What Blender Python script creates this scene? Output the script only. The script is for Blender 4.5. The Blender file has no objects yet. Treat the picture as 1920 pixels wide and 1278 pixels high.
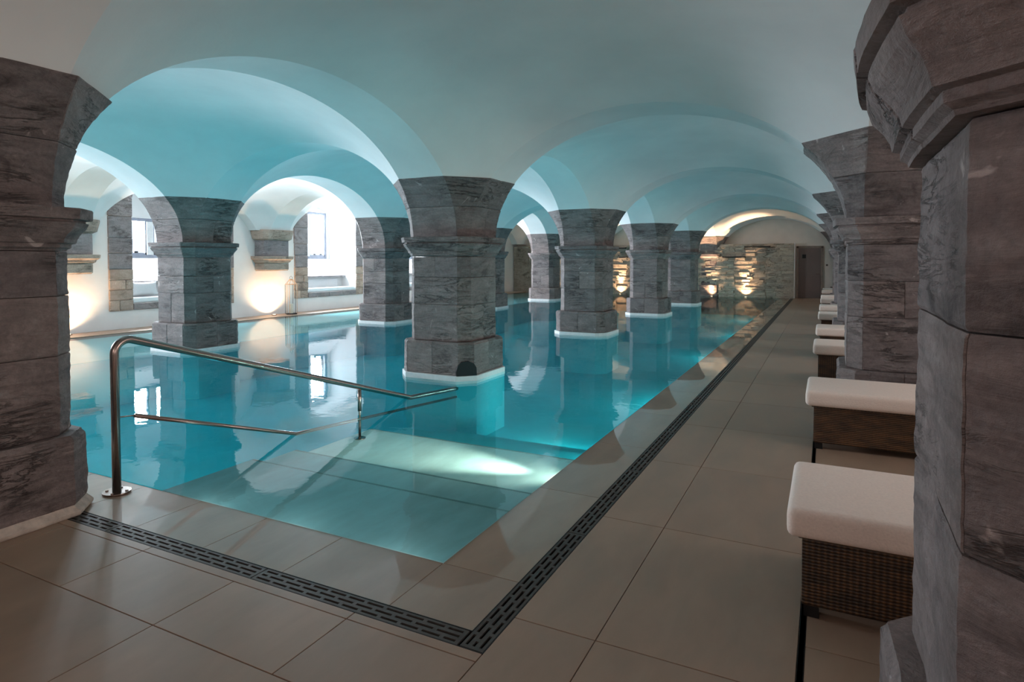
import bpy, bmesh, math, random
from mathutils import Vector, noise
R = math.radians
S = bpy.context.scene
COL = S.collection
rnd = random.Random(7)

# ------------------------------------------------------------------ camera, world, exposure
cam = bpy.data.cameras.new('camera'); co = bpy.data.objects.new('camera', cam); COL.objects.link(co)
co.location = (0, 0, 1.54); co.rotation_euler = (R(90 - 1.6), 0, 0.4665)
cam.sensor_width = 36; cam.lens = 1170.28 * 36 / 1920; cam.shift_y = -116.81 / 1920; cam.clip_start = .05
S.camera = co
S.view_settings.view_transform = 'Standard'; S.view_settings.look = 'None'
S.view_settings.gamma = 1; S.view_settings.use_curve_mapping = False
S.view_settings.exposure = -0.2
w = bpy.data.worlds.new('world'); S.world = w; w.use_nodes = True
w.node_tree.nodes['Background'].inputs[0].default_value = (.86, .90, 1, 1)
w.node_tree.nodes['Background'].inputs[1].default_value = 1.5
S.cycles.max_bounces = 9; S.cycles.diffuse_bounces = 5; S.cycles.glossy_bounces = 4
S.cycles.transparent_max_bounces = 12; S.cycles.use_adaptive_sampling = True; S.cycles.adaptive_threshold = .02
S.cycles.sample_clamp_indirect = 4.0

def look(o, d):
    o.rotation_euler = Vector(d).to_track_quat('-Z', 'Y').to_euler()
def light(name, kind, loc, d, power, color, size=.5, size_y=None, angle=None, blend=.5, radius=None, spread=None):
    l = bpy.data.lights.new(name, kind); o = bpy.data.objects.new(name, l); COL.objects.link(o)
    o.location = loc; look(o, d); l.energy = power; l.color = color
    if kind == 'AREA':
        l.shape = 'RECTANGLE' if size_y else 'SQUARE'; l.size = size
        if size_y: l.size_y = size_y
        if spread: l.spread = spread
    else:
        l.shadow_soft_size = radius or .05
        if kind == 'SPOT': l.spot_size = angle; l.spot_blend = blend
    return o

# ---- light levels
L_WIN, L_POOL, L_UP, L_STONE, L_FILL = 2000, 52, 210, 1500, 54
WINY = [4.5, 9.95, 15.35, 20.4]              # windows of the left wall
XW = -14.2
for i, y in enumerate(WINY):                 # daylight just outside each window
    light('window_daylight', 'AREA', (XW - 1.45, y, 2.35), (1, 0, -.12), L_WIN, (.84, .90, 1), 2.0, 1.5)
for x, y in [(-9, 5.2), (-7.2, 5.4), (-3.0, 6.2), (-7.4, 10), (-2.6, 10.2), (-9.2, 10), (-7.3, 15.3), (-2.7, 15.4), (-7.3, 20.4), (-2.9, 20.6), (-7.3, 25.6)]:
    light('underwater_lamp', 'SPOT', (x, y, -.6), (0, 0, 1), L_POOL * (1.35 if x < -5 else .62), (.09, .70, .90), angle=R(156), blend=.9, radius=.08)
for y in (5.4, 10.0, 15.3, 20.4, 25.6):    # added fill spots along the right pool wall, brightening the basin
    light('pool_fill', 'SPOT', (-1.80, y, -.35), (-1, 0, -.12), 75, (.5, .97, .95), angle=R(165), blend=.5, radius=.05)
for x, yl in ((-8.6, 2.75), (-6.4, 2.75), (-2.9, 6.7)):  # more added fill, facing down the pool to brighten its lining
    light('pool_fill', 'SPOT', (x, yl, -.42), (0, 1, -.05), 38, (.5, .97, .95), angle=R(160), blend=.5, radius=.05)
for x in (-3.8, -3.0, -2.2):  # added fill under the front edge, brightens the steps
    light('step_fill', 'SPOT', (x, 2.70, -.07), (0, 1, -.14), 2.2, (.75, 1, 1), angle=R(160), blend=.5, radius=.03)
RWINY = [-1.2, 4.4, 10.0, 15.3, 20.4, 25.8]   # windows of the right aisle
for y in RWINY:
    light('window_daylight', 'AREA', (4.75, y, 1.9), (-1, 0, -.18), 85, (1, .80, .70), 1.5, 1.2)

# ------------------------------------------------------------------ materials
def newmat(name):
    m = bpy.data.materials.new(name); m.use_nodes = True
    nt = m.node_tree; b = nt.nodes['Principled BSDF']
    return m, nt, b
def N(nt, t, **kw):
    n = nt.nodes.new(t)
    for k, v in kw.items():
        if k in n.inputs: n.inputs[k].default_value = v
        else: setattr(n, k, v)
    return n
def pos(nt, scale=(1, 1, 1)):
    g = N(nt, 'ShaderNodeNewGeometry'); m = N(nt, 'ShaderNodeMapping'); m.inputs['Scale'].default_value = scale
    nt.links.new(g.outputs['Position'], m.inputs['Vector']); return m.outputs[0]
def noi(nt, vec, scale, detail=4, rough=.55, dist=0):
    n = N(nt, 'ShaderNodeTexNoise'); n.inputs['Scale'].default_value = scale; n.inputs['Detail'].default_value = detail
    n.inputs['Roughness'].default_value = rough; n.inputs['Distortion'].default_value = dist
    nt.links.new(vec, n.inputs['Vector']); return n.outputs['Fac']
def ramp(nt, fac, stops):
    r = N(nt, 'ShaderNodeValToRGB'); e = r.color_ramp.elements
    while len(e) < len(stops): e.new(.5)
    for q, (p, c) in zip(e, stops): q.position = p; q.color = (*c, 1)
    nt.links.new(fac, r.inputs[0]); return r.outputs[0]
def mixc(nt, a, b, fac, mode='MIX'):
    m = N(nt, 'ShaderNodeMix', data_type='RGBA', blend_type=mode)
    for v, i in ((fac, 0), (a, 6), (b, 7)):
        if isinstance(v, (int, float)): m.inputs[i].default_value = v
        elif isinstance(v, tuple): m.inputs[i].default_value = (*v, 1)
        else: nt.links.new(v, m.inputs[i])
    return m.outputs[2]
def bump(nt, b, h, strength=.3, dist=.02):
    n = N(nt, 'ShaderNodeBump'); n.inputs['Strength'].default_value = strength; n.inputs['Distance'].default_value = dist
    nt.links.new(h, n.inputs['Height']); nt.links.new(n.outputs[0], b.inputs['Normal'])
def add(nt, a, b, op='ADD'):
    n = N(nt, 'ShaderNodeMath', operation=op)
    for v, i in ((a, 0), (b, 1)):
        if isinstance(v, (int, float)): n.inputs[i].default_value = v
        else: nt.links.new(v, n.inputs[i])
    return n.outputs[0]
def simple(name, c, rough=.5, metal=0, nscale=0, namp=.15, bs=0, spec=None):
    m, nt, b = newmat(name); b.inputs['Roughness'].default_value = rough; b.inputs['Metallic'].default_value = metal
    if spec is not None: b.inputs['Specular IOR Level'].default_value = spec
    f = noi(nt, pos(nt), nscale or 8)
    lo = tuple(x * (1 - namp) for x in c); hi = tuple(min(1, x * (1 + namp)) for x in c)
    nt.links.new(ramp(nt, f, [(.3, lo), (.7, hi)]), b.inputs['Base Color'])
    if bs: bump(nt, b, f, bs, .01)
    return m

def stone_mat(name, dark, mid, light_, hue=None, bs=.75):
    m, nt, b = newmat(name); b.inputs['Roughness'].default_value = .72
    b.inputs['Specular IOR Level'].default_value = .35
    oi = N(nt, 'ShaderNodeObjectInfo')
    va = N(nt, 'ShaderNodeVectorMath', operation='SCALE'); va.inputs[0].default_value = (13, 7, 5)
    nt.links.new(oi.outputs['Random'], va.inputs['Scale'])
    def P(sc):
        g = N(nt, 'ShaderNodeNewGeometry'); a = N(nt, 'ShaderNodeVectorMath', operation='ADD')
        nt.links.new(g.outputs['Position'], a.inputs[0]); nt.links.new(va.outputs[0], a.inputs[1])
        mm = N(nt, 'ShaderNodeMapping'); mm.inputs['Scale'].default_value = sc; nt.links.new(a.outputs[0], mm.inputs['Vector']); return mm.outputs[0]
    big = noi(nt, P((1, 1, 1.2)), 2.3, 5, .6, .4)
    strat = noi(nt, P((.9, .9, 4.0)), 2.8, 8, .72, .9)
    fine = noi(nt, P((1, 1, 1)), 42, 5, .7)
    crack = noi(nt, P((.8, .8, 5.0)), 1.7, 6, .68, 1.2)
    ck = ramp(nt, crack, [(.465, (1, 1, 1)), (.495, (.12, .11, .11)), (.525, (1, 1, 1))])
    mk = ramp(nt, noi(nt, P((1, 1, 1)), 1.7, 3), [(.48, (0, 0, 0)), (.6, (1, 1, 1))])
    c = ramp(nt, strat, [(.28, dark), (.5, mid), (.74, light_)])
    c = mixc(nt, c, ramp(nt, big, [(.3, tuple(x * .62 for x in mid)), (.7, tuple(x * 1.35 for x in mid))]), .5)
    c = mixc(nt, c, ramp(nt, fine, [(.3, (.55, .55, .55)), (.7, (1.3, 1.3, 1.3))]), .5, 'MULTIPLY')
    cc = mixc(nt, (1, 1, 1), ck, mk)
    stain = ramp(nt, noi(nt, P((1, 1, 2.2)), 1.1, 6, .7, .8), [(.33, (.30, .28, .28)), (.43, (1, 1, 1))])
    c = mixc(nt, c, stain, .8, 'MULTIPLY')
    c = mixc(nt, c, cc, .75, 'MULTIPLY')
    veil = ramp(nt, noi(nt, P((1, 1, 1)), 5, 3, .5, 2), [(.69, (0, 0, 0)), (.76, (1, 1, 1))])
    c = mixc(nt, c, tuple(min(1, x * 2.4) for x in light_), add(nt, veil, .35, 'MULTIPLY'))
    rr = ramp(nt, oi.outputs['Random'], [(0, (.84, .84, .86)), (1, (1.14, 1.1, 1.08))])
    c = mixc(nt, c, rr, 1, 'MULTIPLY')
    nt.links.new(c, b.inputs['Base Color'])
    h = add(nt, add(nt, strat, add(nt, fine, .35, 'MULTIPLY')), add(nt, cc, .5, 'MULTIPLY'))
    bump(nt, b, h, bs, .035)
    return m
M = {}
M['stone'] = stone_mat('dark_limestone', (.070, .060, .058), (.212, .172, .165), (.40, .345, .325))
M['stone_tan'] = stone_mat('tan_sandstone', (.23, .17, .13), (.41, .32, .26), (.56, .46, .385), bs=.5)
M['stone_grey'] = stone_mat('grey_surround_stone', (.14, .13, .13), (.25, .23, .235), (.36, .34, .34), bs=.4)
M['clad'] = stone_mat('slate_cladding', (.18, .15, .12), (.42, .36, .29), (.62, .56, .47), bs=.5)
def plaster():
    m, nt, b = newmat('white_plaster'); b.inputs['Roughness'].default_value = .85; b.inputs['Specular IOR Level'].default_value = .2
    f = noi(nt, pos(nt), 1.3, 4); g = noi(nt, pos(nt), 30, 4)
    nt.links.new(ramp(nt, f, [(.3, (.74, .735, .73)), (.7, (.82, .81, .80))]), b.inputs['Base Color'])
    bump(nt, b, add(nt, f, add(nt, g, .12, 'MULTIPLY')), .25, .03); return m
M['plaster'] = plaster()
M['render'] = simple('beige_wall_render', (.62, .56, .50), .8, nscale=3, namp=.05)
M['white'] = simple('white_rendered_concrete', (.78, .78, .78), .55, nscale=20, namp=.05)
M['lip'] = simple('mortar_lip', (.50, .42, .36), .8, nscale=20, namp=.2, bs=.4)
def tile_mat(name, c, rough, spec=.5, coat=0):
    m, nt, b = newmat(name); b.inputs['Roughness'].default_value = rough; b.inputs['Specular IOR Level'].default_value = spec
    oi = N(nt, 'ShaderNodeObjectInfo')
    f = noi(nt, pos(nt, (1.3, .45, 1)), 4, 6, .6, .3); g = noi(nt, pos(nt), 60, 3)
    c1 = ramp(nt, f, [(.25, tuple(x * .82 for x in c)), (.75, tuple(x * 1.12 for x in c))])
    c1 = mixc(nt, c1, ramp(nt, oi.outputs['Random'], [(0, (.93, .93, .94)), (1, (1.05, 1.04, 1.03))]), 1, 'MULTIPLY')
    nt.links.new(c1, b.inputs['Base Color'])
    if coat:
        b.inputs['Coat Weight'].default_value = coat; b.inputs['Coat Roughness'].default_value = .015; b.inputs['Coat IOR'].default_value = 1.33
    else:
        r2 = N(nt, 'ShaderNodeMapRange'); r2.inputs[3].default_value = rough - .1; r2.inputs[4].default_value = rough + .12
        nt.links.new(f, r2.inputs[0]); nt.links.new(r2.outputs[0], b.inputs['Roughness'])
        bump(nt, b, g, .06, .003)
    return m
M['tile'] = tile_mat('beige_porcelain_tile', (.32, .222, .16), .42)
M['coping'] = tile_mat('wet_coping_tile', (.31, .215, .15), .5, .3, 1)
M['step'] = tile_mat('pale_step_tile', (.60, .74, .75), .6, .2)
M['edge_tone'] = simple('step_edge_tone', (.30, .40, .40), .7)  # tone change between treads, put into a darker colour
M['grout'] = simple('brown_grout', (.07, .042, .028), .9)
M['basin'] = simple('turquoise_pool_lining', (.006, .52, .60), .6, nscale=2, namp=.06)
M['shelf'] = simple('pale_pool_shelf', (.42, .70, .72), .5, nscale=2, namp=.04)
M['grate'] = simple('dark_grate_metal', (.06, .052, .046), .5, 0, 30, .2, spec=.3)
M['black'] = simple('black_void', (.006, .006, .007), .7)
M['blackmetal'] = simple('black_metal', (.015, .015, .016), .4, .5)
M['steel'] = simple('brushed_steel', (.38, .30, .27), .24, 1, 60, .06)
M['cushion'] = simple('cream_towelling', (.84, .70, .62), .95, nscale=90, namp=.05, bs=.25)
M['whitefabric'] = simple('white_fabric', (.85, .85, .86), .9, nscale=50, namp=.03, bs=.1)
M['greyfabric'] = simple('pale_grey_fabric', (.60, .60, .61), .9, nscale=50, namp=.05, bs=.1)
M['door'] = simple('brown_door_paint', (.13, .095, .085), .45, nscale=3, namp=.05)
M['doorframe'] = simple('door_frame_paint', (.20, .155, .13), .5)
M['frame'] = simple('grey_window_frame', (.20, .22, .27), .5)
M['wood'] = simple('lantern_wood', (.55, .33, .18), .5, nscale=12)
M['wax'] = simple('candle_wax', (.85, .80, .68), .5)
def glassmat():
    m = bpy.data.materials.new('clear_glass'); m.use_nodes = True; nt = m.node_tree; nt.nodes.clear()
    o = N(nt, 'ShaderNodeOutputMaterial'); mx = N(nt, 'ShaderNodeMixShader'); t = N(nt, 'ShaderNodeBsdfTransparent')
    g = N(nt, 'ShaderNodeBsdfGlossy'); f = N(nt, 'ShaderNodeLayerWeight'); g.inputs['Roughness'].default_value = .02
    t.inputs[0].default_value = (.96, .98, .98, 1)
    nt.links.new(add(nt, add(nt, add(nt, f.outputs['Facing'], 5, 'POWER'), .8, 'MULTIPLY'), .04), mx.inputs[0]); nt.links.new(t.outputs[0], mx.inputs[1]); nt.links.new(g.outputs[0], mx.inputs[2])
    nt.links.new(mx.outputs[0], o.inputs[0]); return m
M['glass'] = glassmat()
def water():
    m = bpy.data.materials.new('pool_water'); m.use_nodes = True; nt = m.node_tree; nt.nodes.clear()
    o = N(nt, 'ShaderNodeOutputMaterial'); mx = N(nt, 'ShaderNodeMixShader'); t = N(nt, 'ShaderNodeBsdfTransparent')
    g = N(nt, 'ShaderNodeBsdfGlossy'); f = N(nt, 'ShaderNodeFresnel'); g.inputs['Roughness'].default_value = .0
    t.inputs[0].default_value = (.74, .98, 1, 1); f.inputs[0].default_value = 1.33
    n1 = noi(nt, pos(nt), 2.2, 2, .5); n2 = noi(nt, pos(nt), 9, 2, .5)
    bp = N(nt, 'ShaderNodeBump'); bp.inputs['Strength'].default_value = .25; bp.inputs['Distance'].default_value = .007
    nt.links.new(add(nt, n1, add(nt, n2, .3, 'MULTIPLY')), bp.inputs['Height'])
    nt.links.new(bp.outputs[0], g.inputs['Normal']); nt.links.new(bp.outputs[0], f.inputs['Normal'])
    nt.links.new(f.outputs[0], mx.inputs[0]); nt.links.new(t.outputs[0], mx.inputs[1]); nt.links.new(g.outputs[0], mx.inputs[2])
    nt.links.new(mx.outputs[0], o.inputs[0]); return m
M['water'] = water()
def wicker():
    m, nt, b = newmat('brown_wicker'); b.inputs['Roughness'].default_value = .45
    def wave(d, sc):
        q = N(nt, 'ShaderNodeTexWave', wave_type='BANDS', bands_direction=d); q.inputs['Scale'].default_value = sc
        q.inputs['Distortion'].default_value = .8; q.inputs['Detail'].default_value = 1; q.inputs['Detail Scale'].default_value = 3
        nt.links.new(pos(nt), q.inputs['Vector']); return q.outputs['Fac']
    v = add(nt, add(nt, wave('Z', 22), .55, 'MULTIPLY'), add(nt, add(nt, wave('X', 13), wave('Y', 13), 'MAXIMUM'), .45, 'MULTIPLY'))
    f = noi(nt, pos(nt, (1, 1, 3)), 8, 4)
    c = ramp(nt, v, [(.2, (.018, .009, .004)), (.6, (.055, .027, .011)), (.95, (.13, .066, .026))])
    c = mixc(nt, c, ramp(nt, f, [(.35, (.45, .45, .45)), (.65, (1.3, 1.2, 1.1))]), 1, 'MULTIPLY')
    nt.links.new(c, b.inputs['Base Color']); bump(nt, b, v, .5, .006); return m
M['wicker'] = wicker()
def emis(name, c, s):
    m = bpy.data.materials.new(name); m.use_nodes = True; nt = m.node_tree; nt.nodes.clear()
    o = N(nt, 'ShaderNodeOutputMaterial'); e = N(nt, 'ShaderNodeEmission'); e.inputs[0].default_value = (*c, 1); e.inputs[1].default_value = s
    nt.links.new(e.outputs[0], o.inputs[0]); return m
M['lampglow'] = emis('lamp_lens', (1, .78, .5), 6)

# ------------------------------------------------------------------ helpers
class MB:
    def __init__(s): s.v = []; s.f = []
    def add(s, vs, fs):
        n = len(s.v); s.v += [tuple(v) for v in vs]; s.f += [tuple(i + n for i in f) for f in fs]; return s
    def box(s, x0, x1, y0, y1, z0, z1):
        return s.add([(x0, y0, z0), (x1, y0, z0), (x1, y1, z0), (x0, y1, z0), (x0, y0, z1), (x1, y0, z1), (x1, y1, z1), (x0, y1, z1)],
                     [(0, 3, 2, 1), (4, 5, 6, 7), (0, 1, 5, 4), (1, 2, 6, 5), (2, 3, 7, 6), (3, 0, 4, 7)])
    def prism(s, pts, axis, a, b):       # pts 2D polygon, extruded along axis between a and b
        def P(p, t):
            return {'x': (t, p[0], p[1]), 'y': (p[0], t, p[1]), 'z': (p[0], p[1], t)}[axis]
        n = len(pts); vs = [P(p, a) for p in pts] + [P(p, b) for p in pts]
        return s.add(vs, [tuple(range(n))[::-1], tuple(range(n, 2 * n))] + [(i, (i + 1) % n, n + (i + 1) % n, n + i) for i in range(n)])
    def tube(s, path, r, n=16, caps=True):
        path = [Vector(p) for p in path]; rings = []
        for i, p in enumerate(path):
            d = (path[min(i + 1, len(path) - 1)] - path[max(i - 1, 0)]).normalized()
            u = d.cross(Vector((1, 0, 0)) if abs(d.x) < .9 else Vector((0, 1, 0))).normalized(); w_ = d.cross(u)
            rings.append([p + (u * math.cos(a) + w_ * math.sin(a)) * r for a in [2 * math.pi * k / n for k in range(n)]])
        vs = [v for r_ in rings for v in r_]; fs = []
        for i in range(len(path) - 1):
            for k in range(n): fs.append((i * n + k, i * n + (k + 1) % n, (i + 1) * n + (k + 1) % n, (i + 1) * n + k))
        if caps: fs += [tuple(range(n))[::-1], tuple(range(len(vs) - n, len(vs)))]
        return s.add(vs, fs)
    def build(s, name, mat, parent=None, smooth=False, bevel=0, seg=2, origin=None):
        me = bpy.data.meshes.new(name)
        o0 = Vector(origin) if origin else Vector((0, 0, 0))
        me.from_pydata([tuple(Vector(v) - o0) for v in s.v], [], s.f); me.materials.append(mat if not isinstance(mat, str) else M[mat])
        bm = bmesh.new(); bm.from_mesh(me); bmesh.ops.recalc_face_normals(bm, faces=bm.faces)
        if bevel: bmesh.ops.bevel(bm, geom=bm.edges[:], offset=bevel, segments=seg, profile=.6, affect='EDGES')
        bm.to_mesh(me); bm.free()
        if smooth: me.polygons.foreach_set('use_smooth', [True] * len(me.polygons))
        return link(name, me, parent, o0)
WL = {}
def link(name, me, parent=None, loc=None):
    o = bpy.data.objects.new(name, me); COL.objects.link(o)
    w0 = Vector(loc) if loc is not None else Vector((0, 0, 0)); WL[o.name] = w0
    if parent: o.parent = parent; o.location = w0 - WL.get(parent.name, parent.location)
    else: o.location = w0
    return o
def empty(name, loc=(0, 0, 0)):
    o = bpy.data.objects.new(name, None); o.location = loc; o.empty_display_size = .1; COL.objects.link(o); return o
def tag(o, label=None, cat=None, group=None, kind=None):
    for k, v in (('label', label), ('category', cat), ('group', group), ('kind', kind)):
        if v: o[k] = v
    return o
def sub(mesh_obj, levels):
    m = mesh_obj.modifiers.new('sub', 'SUBSURF'); m.levels = m.render_levels = levels

# ------------------------------------------------------------------ vault geometry
XN = [XW, -9.98, -4.60, .66, 4.2]
YN = [-3.9, 1.72, 7.35, 12.72, 18.0, 22.8, 28.75]
ZS, BR = 1.86, 1.47                    # springing level, arch rise
KD = .48
def hw(ax, i):                         # column half width / band half width
    n = len(XN if ax == 0 else YN)
    return (.42, .30) if i in (0, n - 1) else (.47, .34)
def ztop(i, j):
    if i == 0: return 2.40
    return 2.74 if i >= 3 else 2.60
class Bay:
    def __init__(s, i, j):
        s.i, s.j = i, j
        (h0, b0), (h1, b1) = hw(0, i), hw(0, i + 1)
        s.sx0, s.sx1 = XN[i] + h0, XN[i + 1] - h1; s.ex0, s.ex1 = XN[i] + b0, XN[i + 1] - b1
        (h0, b0), (h1, b1) = hw(1, j), hw(1, j + 1)
        s.sy0, s.sy1 = YN[j] + h0, YN[j + 1] - h1; s.ey0, s.ey1 = YN[j] + b0, YN[j + 1] - b1
        s.cx, s.ax = (s.sx0 + s.sx1) / 2, (s.sx1 - s.sx0) / 2
        s.cy, s.ay = (s.sy0 + s.sy1) / 2, (s.sy1 - s.sy0) / 2
        s.epx = [((s.ex0 - s.cx) / s.ax) ** 2 - 1, ((s.ex1 - s.cx) / s.ax) ** 2 - 1]
        s.epy = [((s.ey0 - s.cy) / s.ay) ** 2 - 1, ((s.ey1 - s.cy) / s.ay) ** 2 - 1]
    def F(s, x, y):
        u = (x - s.cx) / s.ax; v = (y - s.cy) / s.ay
        def e(t, ep):
            t = max(0, min(1, (t + 1) / 2)); t = t * t * (3 - 2 * t); return ep[0] + (ep[1] - ep[0]) * t
        ex, ey = e(u, s.epx), e(v, s.epy)
        gx, gy = 1 - u * u, 1 - v * v
        wx, wy = max(0, gx + ex), max(0, gy + ey)
        E = (ey * wx + ex * wy) / (wx + wy) if wx + wy > 1e-9 else (ex + ey) / 2
        return gx + gy + E - KD * wx * wy
    def corner(s, sx, sy, t, n):       # contour F = t^2 at a corner, from the x side round to the y side
        px = s.ex0 if sx > 0 else s.ex1; py = s.ey0 if sy > 0 else s.ey1
        out = []
        for k in range(n + 1):
            a = math.pi / 2 * k / n; dx, dy = math.cos(a) * sx, math.sin(a) * sy
            lo, hi = 0, min(s.ax, s.ay)
            for _ in range(30):
                m = (lo + hi) / 2
                if s.F(px + dx * m, py + dy * m) < t * t: lo = m
                else: hi = m
            out.append((px + dx * lo, py + dy * lo))
        return out
BAYS = {(i, j): Bay(i, j) for i in range(4) for j in range(6)}

# ------------------------------------------------------------------ structure: ceiling
ceil = MB().box(XW - .4, 4.6, -4.3, 29.1, 4.6, 4.8).build('ceiling', 'plaster'); tag(ceil, 'white plastered vaulted ceiling of sail vaults over the pool', kind='structure')  # the box itself is an unseen slab added to block stray light above the vaults
NE = 44
def earc(c, a, t0, t1, n=NE):           # arch samples between two springer tops
    a0 = math.pi - math.asin(t0); a1 = math.asin(t1)
    return [c + a * math.cos(a0 + (a1 - a0) * k / n) for k in range(n + 1)]
def tt(i, j): return (ztop(i, j) - .012 - ZS) / BR
for (i, j), b in BAYS.items():
    nc = 8; T = [tt(i, j), tt(i + 1, j), tt(i + 1, j + 1), tt(i, j + 1)]
    bd = []
    bd += [(x, b.ey0) for x in earc(b.cx, b.ax, T[0], T[1])]
    c = b.corner(-1, 1, T[1], nc); bd += c[1:-1]
    bd += [(b.ex1, y) for y in earc(b.cy, b.ay, T[1], T[2])]
    c = b.corner(-1, -1, T[2], nc)[::-1]; bd += c[1:-1]
    bd += [(x, b.ey1) for x in earc(b.cx, b.ax, T[3], T[2])[::-1]]
    c = b.corner(1, -1, T[3], nc); bd += c[1:-1]
    bd += [(b.ex0, y) for y in earc(b.cy, b.ay, T[0], T[3])[::-1]]
    c = b.corner(1, 1, T[0], nc)[::-1]; bd += c[1:-1]
    NR = 26; vs = [(b.cx, b.cy, ZS + BR * math.sqrt(b.F(b.cx, b.cy)))]; fs = []; n = len(bd)
    for r in range(1, NR + 1):
        q = 1 - (1 - r / NR) ** 1.5
        for (x, y) in bd:
            X, Y = b.cx + (x - b.cx) * q, b.cy + (y - b.cy) * q
            vs.append((X, Y, ZS + BR * math.sqrt(max(.02, b.F(X, Y)))))
    for k in range(n): fs.append((0, 1 + k, 1 + (k + 1) % n))
    for r in range(NR - 1):
        for k in range(n):
            a, d = 1 + r * n, 1 + (r + 1) * n
            fs.append((a + k, d + k, d + (k + 1) % n, a + (k + 1) % n))
    MB().add(vs, fs).build('vault', 'plaster', ceil, smooth=True)
def band(ax, i, j):                     # ax 0: arch spanning x from node i to i+1 on row j
    if ax == 0:
        b = BAYS[(i, min(j, 5))]; c, a = b.cx, b.ax; t0, t1 = tt(i, j), tt(i + 1, j); e = hw(1, j)[1]; L = YN[j]; last = j in (0, len(YN) - 1)
        lo, hi = L - e, L + e
        if j == 0: lo = L
        if j == len(YN) - 1: hi = L
    else:
        b = BAYS[(min(i, 3), j)]; c, a = b.cy, b.ay; t0, t1 = tt(i, j), tt(i, j + 1); e = hw(0, i)[1]; L = XN[i]
        lo, hi = L - e, L + e
        if i == 0: lo = L
        if i == len(XN) - 1: hi = L
    vs = []; fs = []
    ss = earc(c, a, t0, t1)
    for s_ in ss:
        z = ZS + BR * math.sqrt(max(0, 1 - ((s_ - c) / a) ** 2))
        for q in (lo, hi): vs.append((s_, q, z) if ax == 0 else (q, s_, z))
    for k in range(len(ss) - 1): fs.append((2 * k, 2 * k + 1, 2 * k + 3, 2 * k + 2))
    MB().add(vs, fs).build('arch_soffit', 'plaster', ceil, smooth=True)
for j in range(len(YN)):
    for i in range(4): band(0, i, j)
for i in range(len(XN)):
    for j in range(6): band(1, i, j)

# ------------------------------------------------------------------ structure: walls
PX0, PX1, PY0, PY1 = -10.15, -1.734, 2.66, 28.36      # basin
def arch_head(c, h, zs, rise, n=14):
    return [(c + h * math.cos(a), zs + rise * math.sin(a)) for a in [math.pi * k / n for k in range(n + 1)]]
wl = MB(); OH = 1.09                    # left wall with four arched openings
ys = [-4.3] + [v for y in WINY for v in (y - OH, y + OH)] + [29.1]
for k in range(0, len(ys), 2): wl.box(XW - .3, XW, ys[k], ys[k + 1], -.9, 4.6)
for y in WINY:
    wl.box(XW - .3, XW, y - OH, y + OH, -.9, .58)
    hd = arch_head(y, OH, 3.0, .4)
    for p, q in zip(hd[:-1], hd[1:]):
        wl.prism([p, q, (q[0], 4.6), (p[0], 4.6)], 'x', XW - .3, XW)
tag(wl.build('wall_left', 'plaster'), 'white plaster wall with deep stone framed window niches', kind='structure')
wr = MB(); ys = [-4.3] + [v for y in RWINY for v in (y - .75, y + .75)] + [29.1]
for k in range(0, len(ys), 2): wr.box(4.2, 4.5, ys[k], ys[k + 1], -.9, 4.6)
for y in RWINY: wr.box(4.2, 4.5, y - .75, y + .75, -.9, 1.3); wr.box(4.2, 4.5, y - .75, y + .75, 2.5, 4.6)
tag(wr.build('wall_right', 'plaster'), kind='structure')
for k, y in enumerate(RWINY):
    t = empty('window_%d' % (k + 5), (4.35, y, 1.3)); tag(t, kind='structure')
    m = MB(); m.box(4.33, 4.38, y - .75, y - .69, 1.3, 2.5); m.box(4.33, 4.38, y + .69, y + .75, 1.3, 2.5); m.box(4.33, 4.38, y - .69, y + .69, 1.3, 1.36); m.box(4.33, 4.38, y - .69, y + .69, 2.44, 2.5); m.box(4.33, 4.38, y - .03, y + .03, 1.36, 2.44)
    fr = m.build('window_frame', 'frame', t)
    for a in (-.69, .03): MB().box(4.35, 4.356, y + a, y + a + .66, 1.36, 2.44).build('pane', 'glass', fr)
tag(MB().box(XW - .3, 4.5, -4.3, -3.9, -.9, 4.6).build('wall_front', 'plaster'), kind='structure')
wb = MB().box(XW - .3, 4.5, 28.75, 29.1, -.9, 4.6).build('wall_back', 'render'); tag(wb, kind='structure')

# ledge stone cladding wall standing at the far end of the pool
CY = 28.36
wc = MB().box(-14.18, -1.20, CY, CY + .24, -.8, 2.26).build('trim_1', 'clad')
MB().box(-1.198, -1.17, CY - .03, 28.74, 0, 2.29).build('end_strip', 'white', wc)
tag(wc, 'rough split stone feature wall across the far end of the pool', kind='structure')
proto = []
stuff = MB()
um = MB().box(0, 1, -1, 0, 0, 1).build('stone', 'clad', wc); first = True; unit = um; um = unit.data
xe = -1.205
while xe > -14.15:
    seg = rnd.uniform(.9, 1.5); xs0 = max(-14.15, xe - seg); z0 = 0
    while z0 < 2.275:
        h_ = rnd.choice((.055, .07, .08, .10, .13)); h_ = h_ if z0 + h_ < 2.24 else 2.28 - z0
        x = xe + (rnd.uniform(-.07, .07) if xe < -1.3 else 0)
        while x > xs0 + .02:
            l = rnd.uniform(.18, .55) * (1.2 if h_ > .09 else 1); x0 = xs0 + rnd.uniform(-.05, .05) * (xs0 > -14) if x - l < xs0 + .12 else x - l
            d = rnd.uniform(.02, .085)
            if x > -4.75:
                if first: o = unit; first = False
                else: o = link('stone', um, wc)
                o.location = Vector((x0 + .003, CY + .01, z0 + .0025)) - WL[wc.name]; o.scale = (x - x0 - .006, d + .01, h_ - .005)
            else:
                stuff.box(x0 + .003, x - .003, CY - d, CY + .01, z0 + .0025, z0 + h_ - .0025)
            x = x0
        z0 += h_
    xe = xs0
tag(stuff.build('stone_courses', 'clad', wc), kind='stuff')

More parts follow.
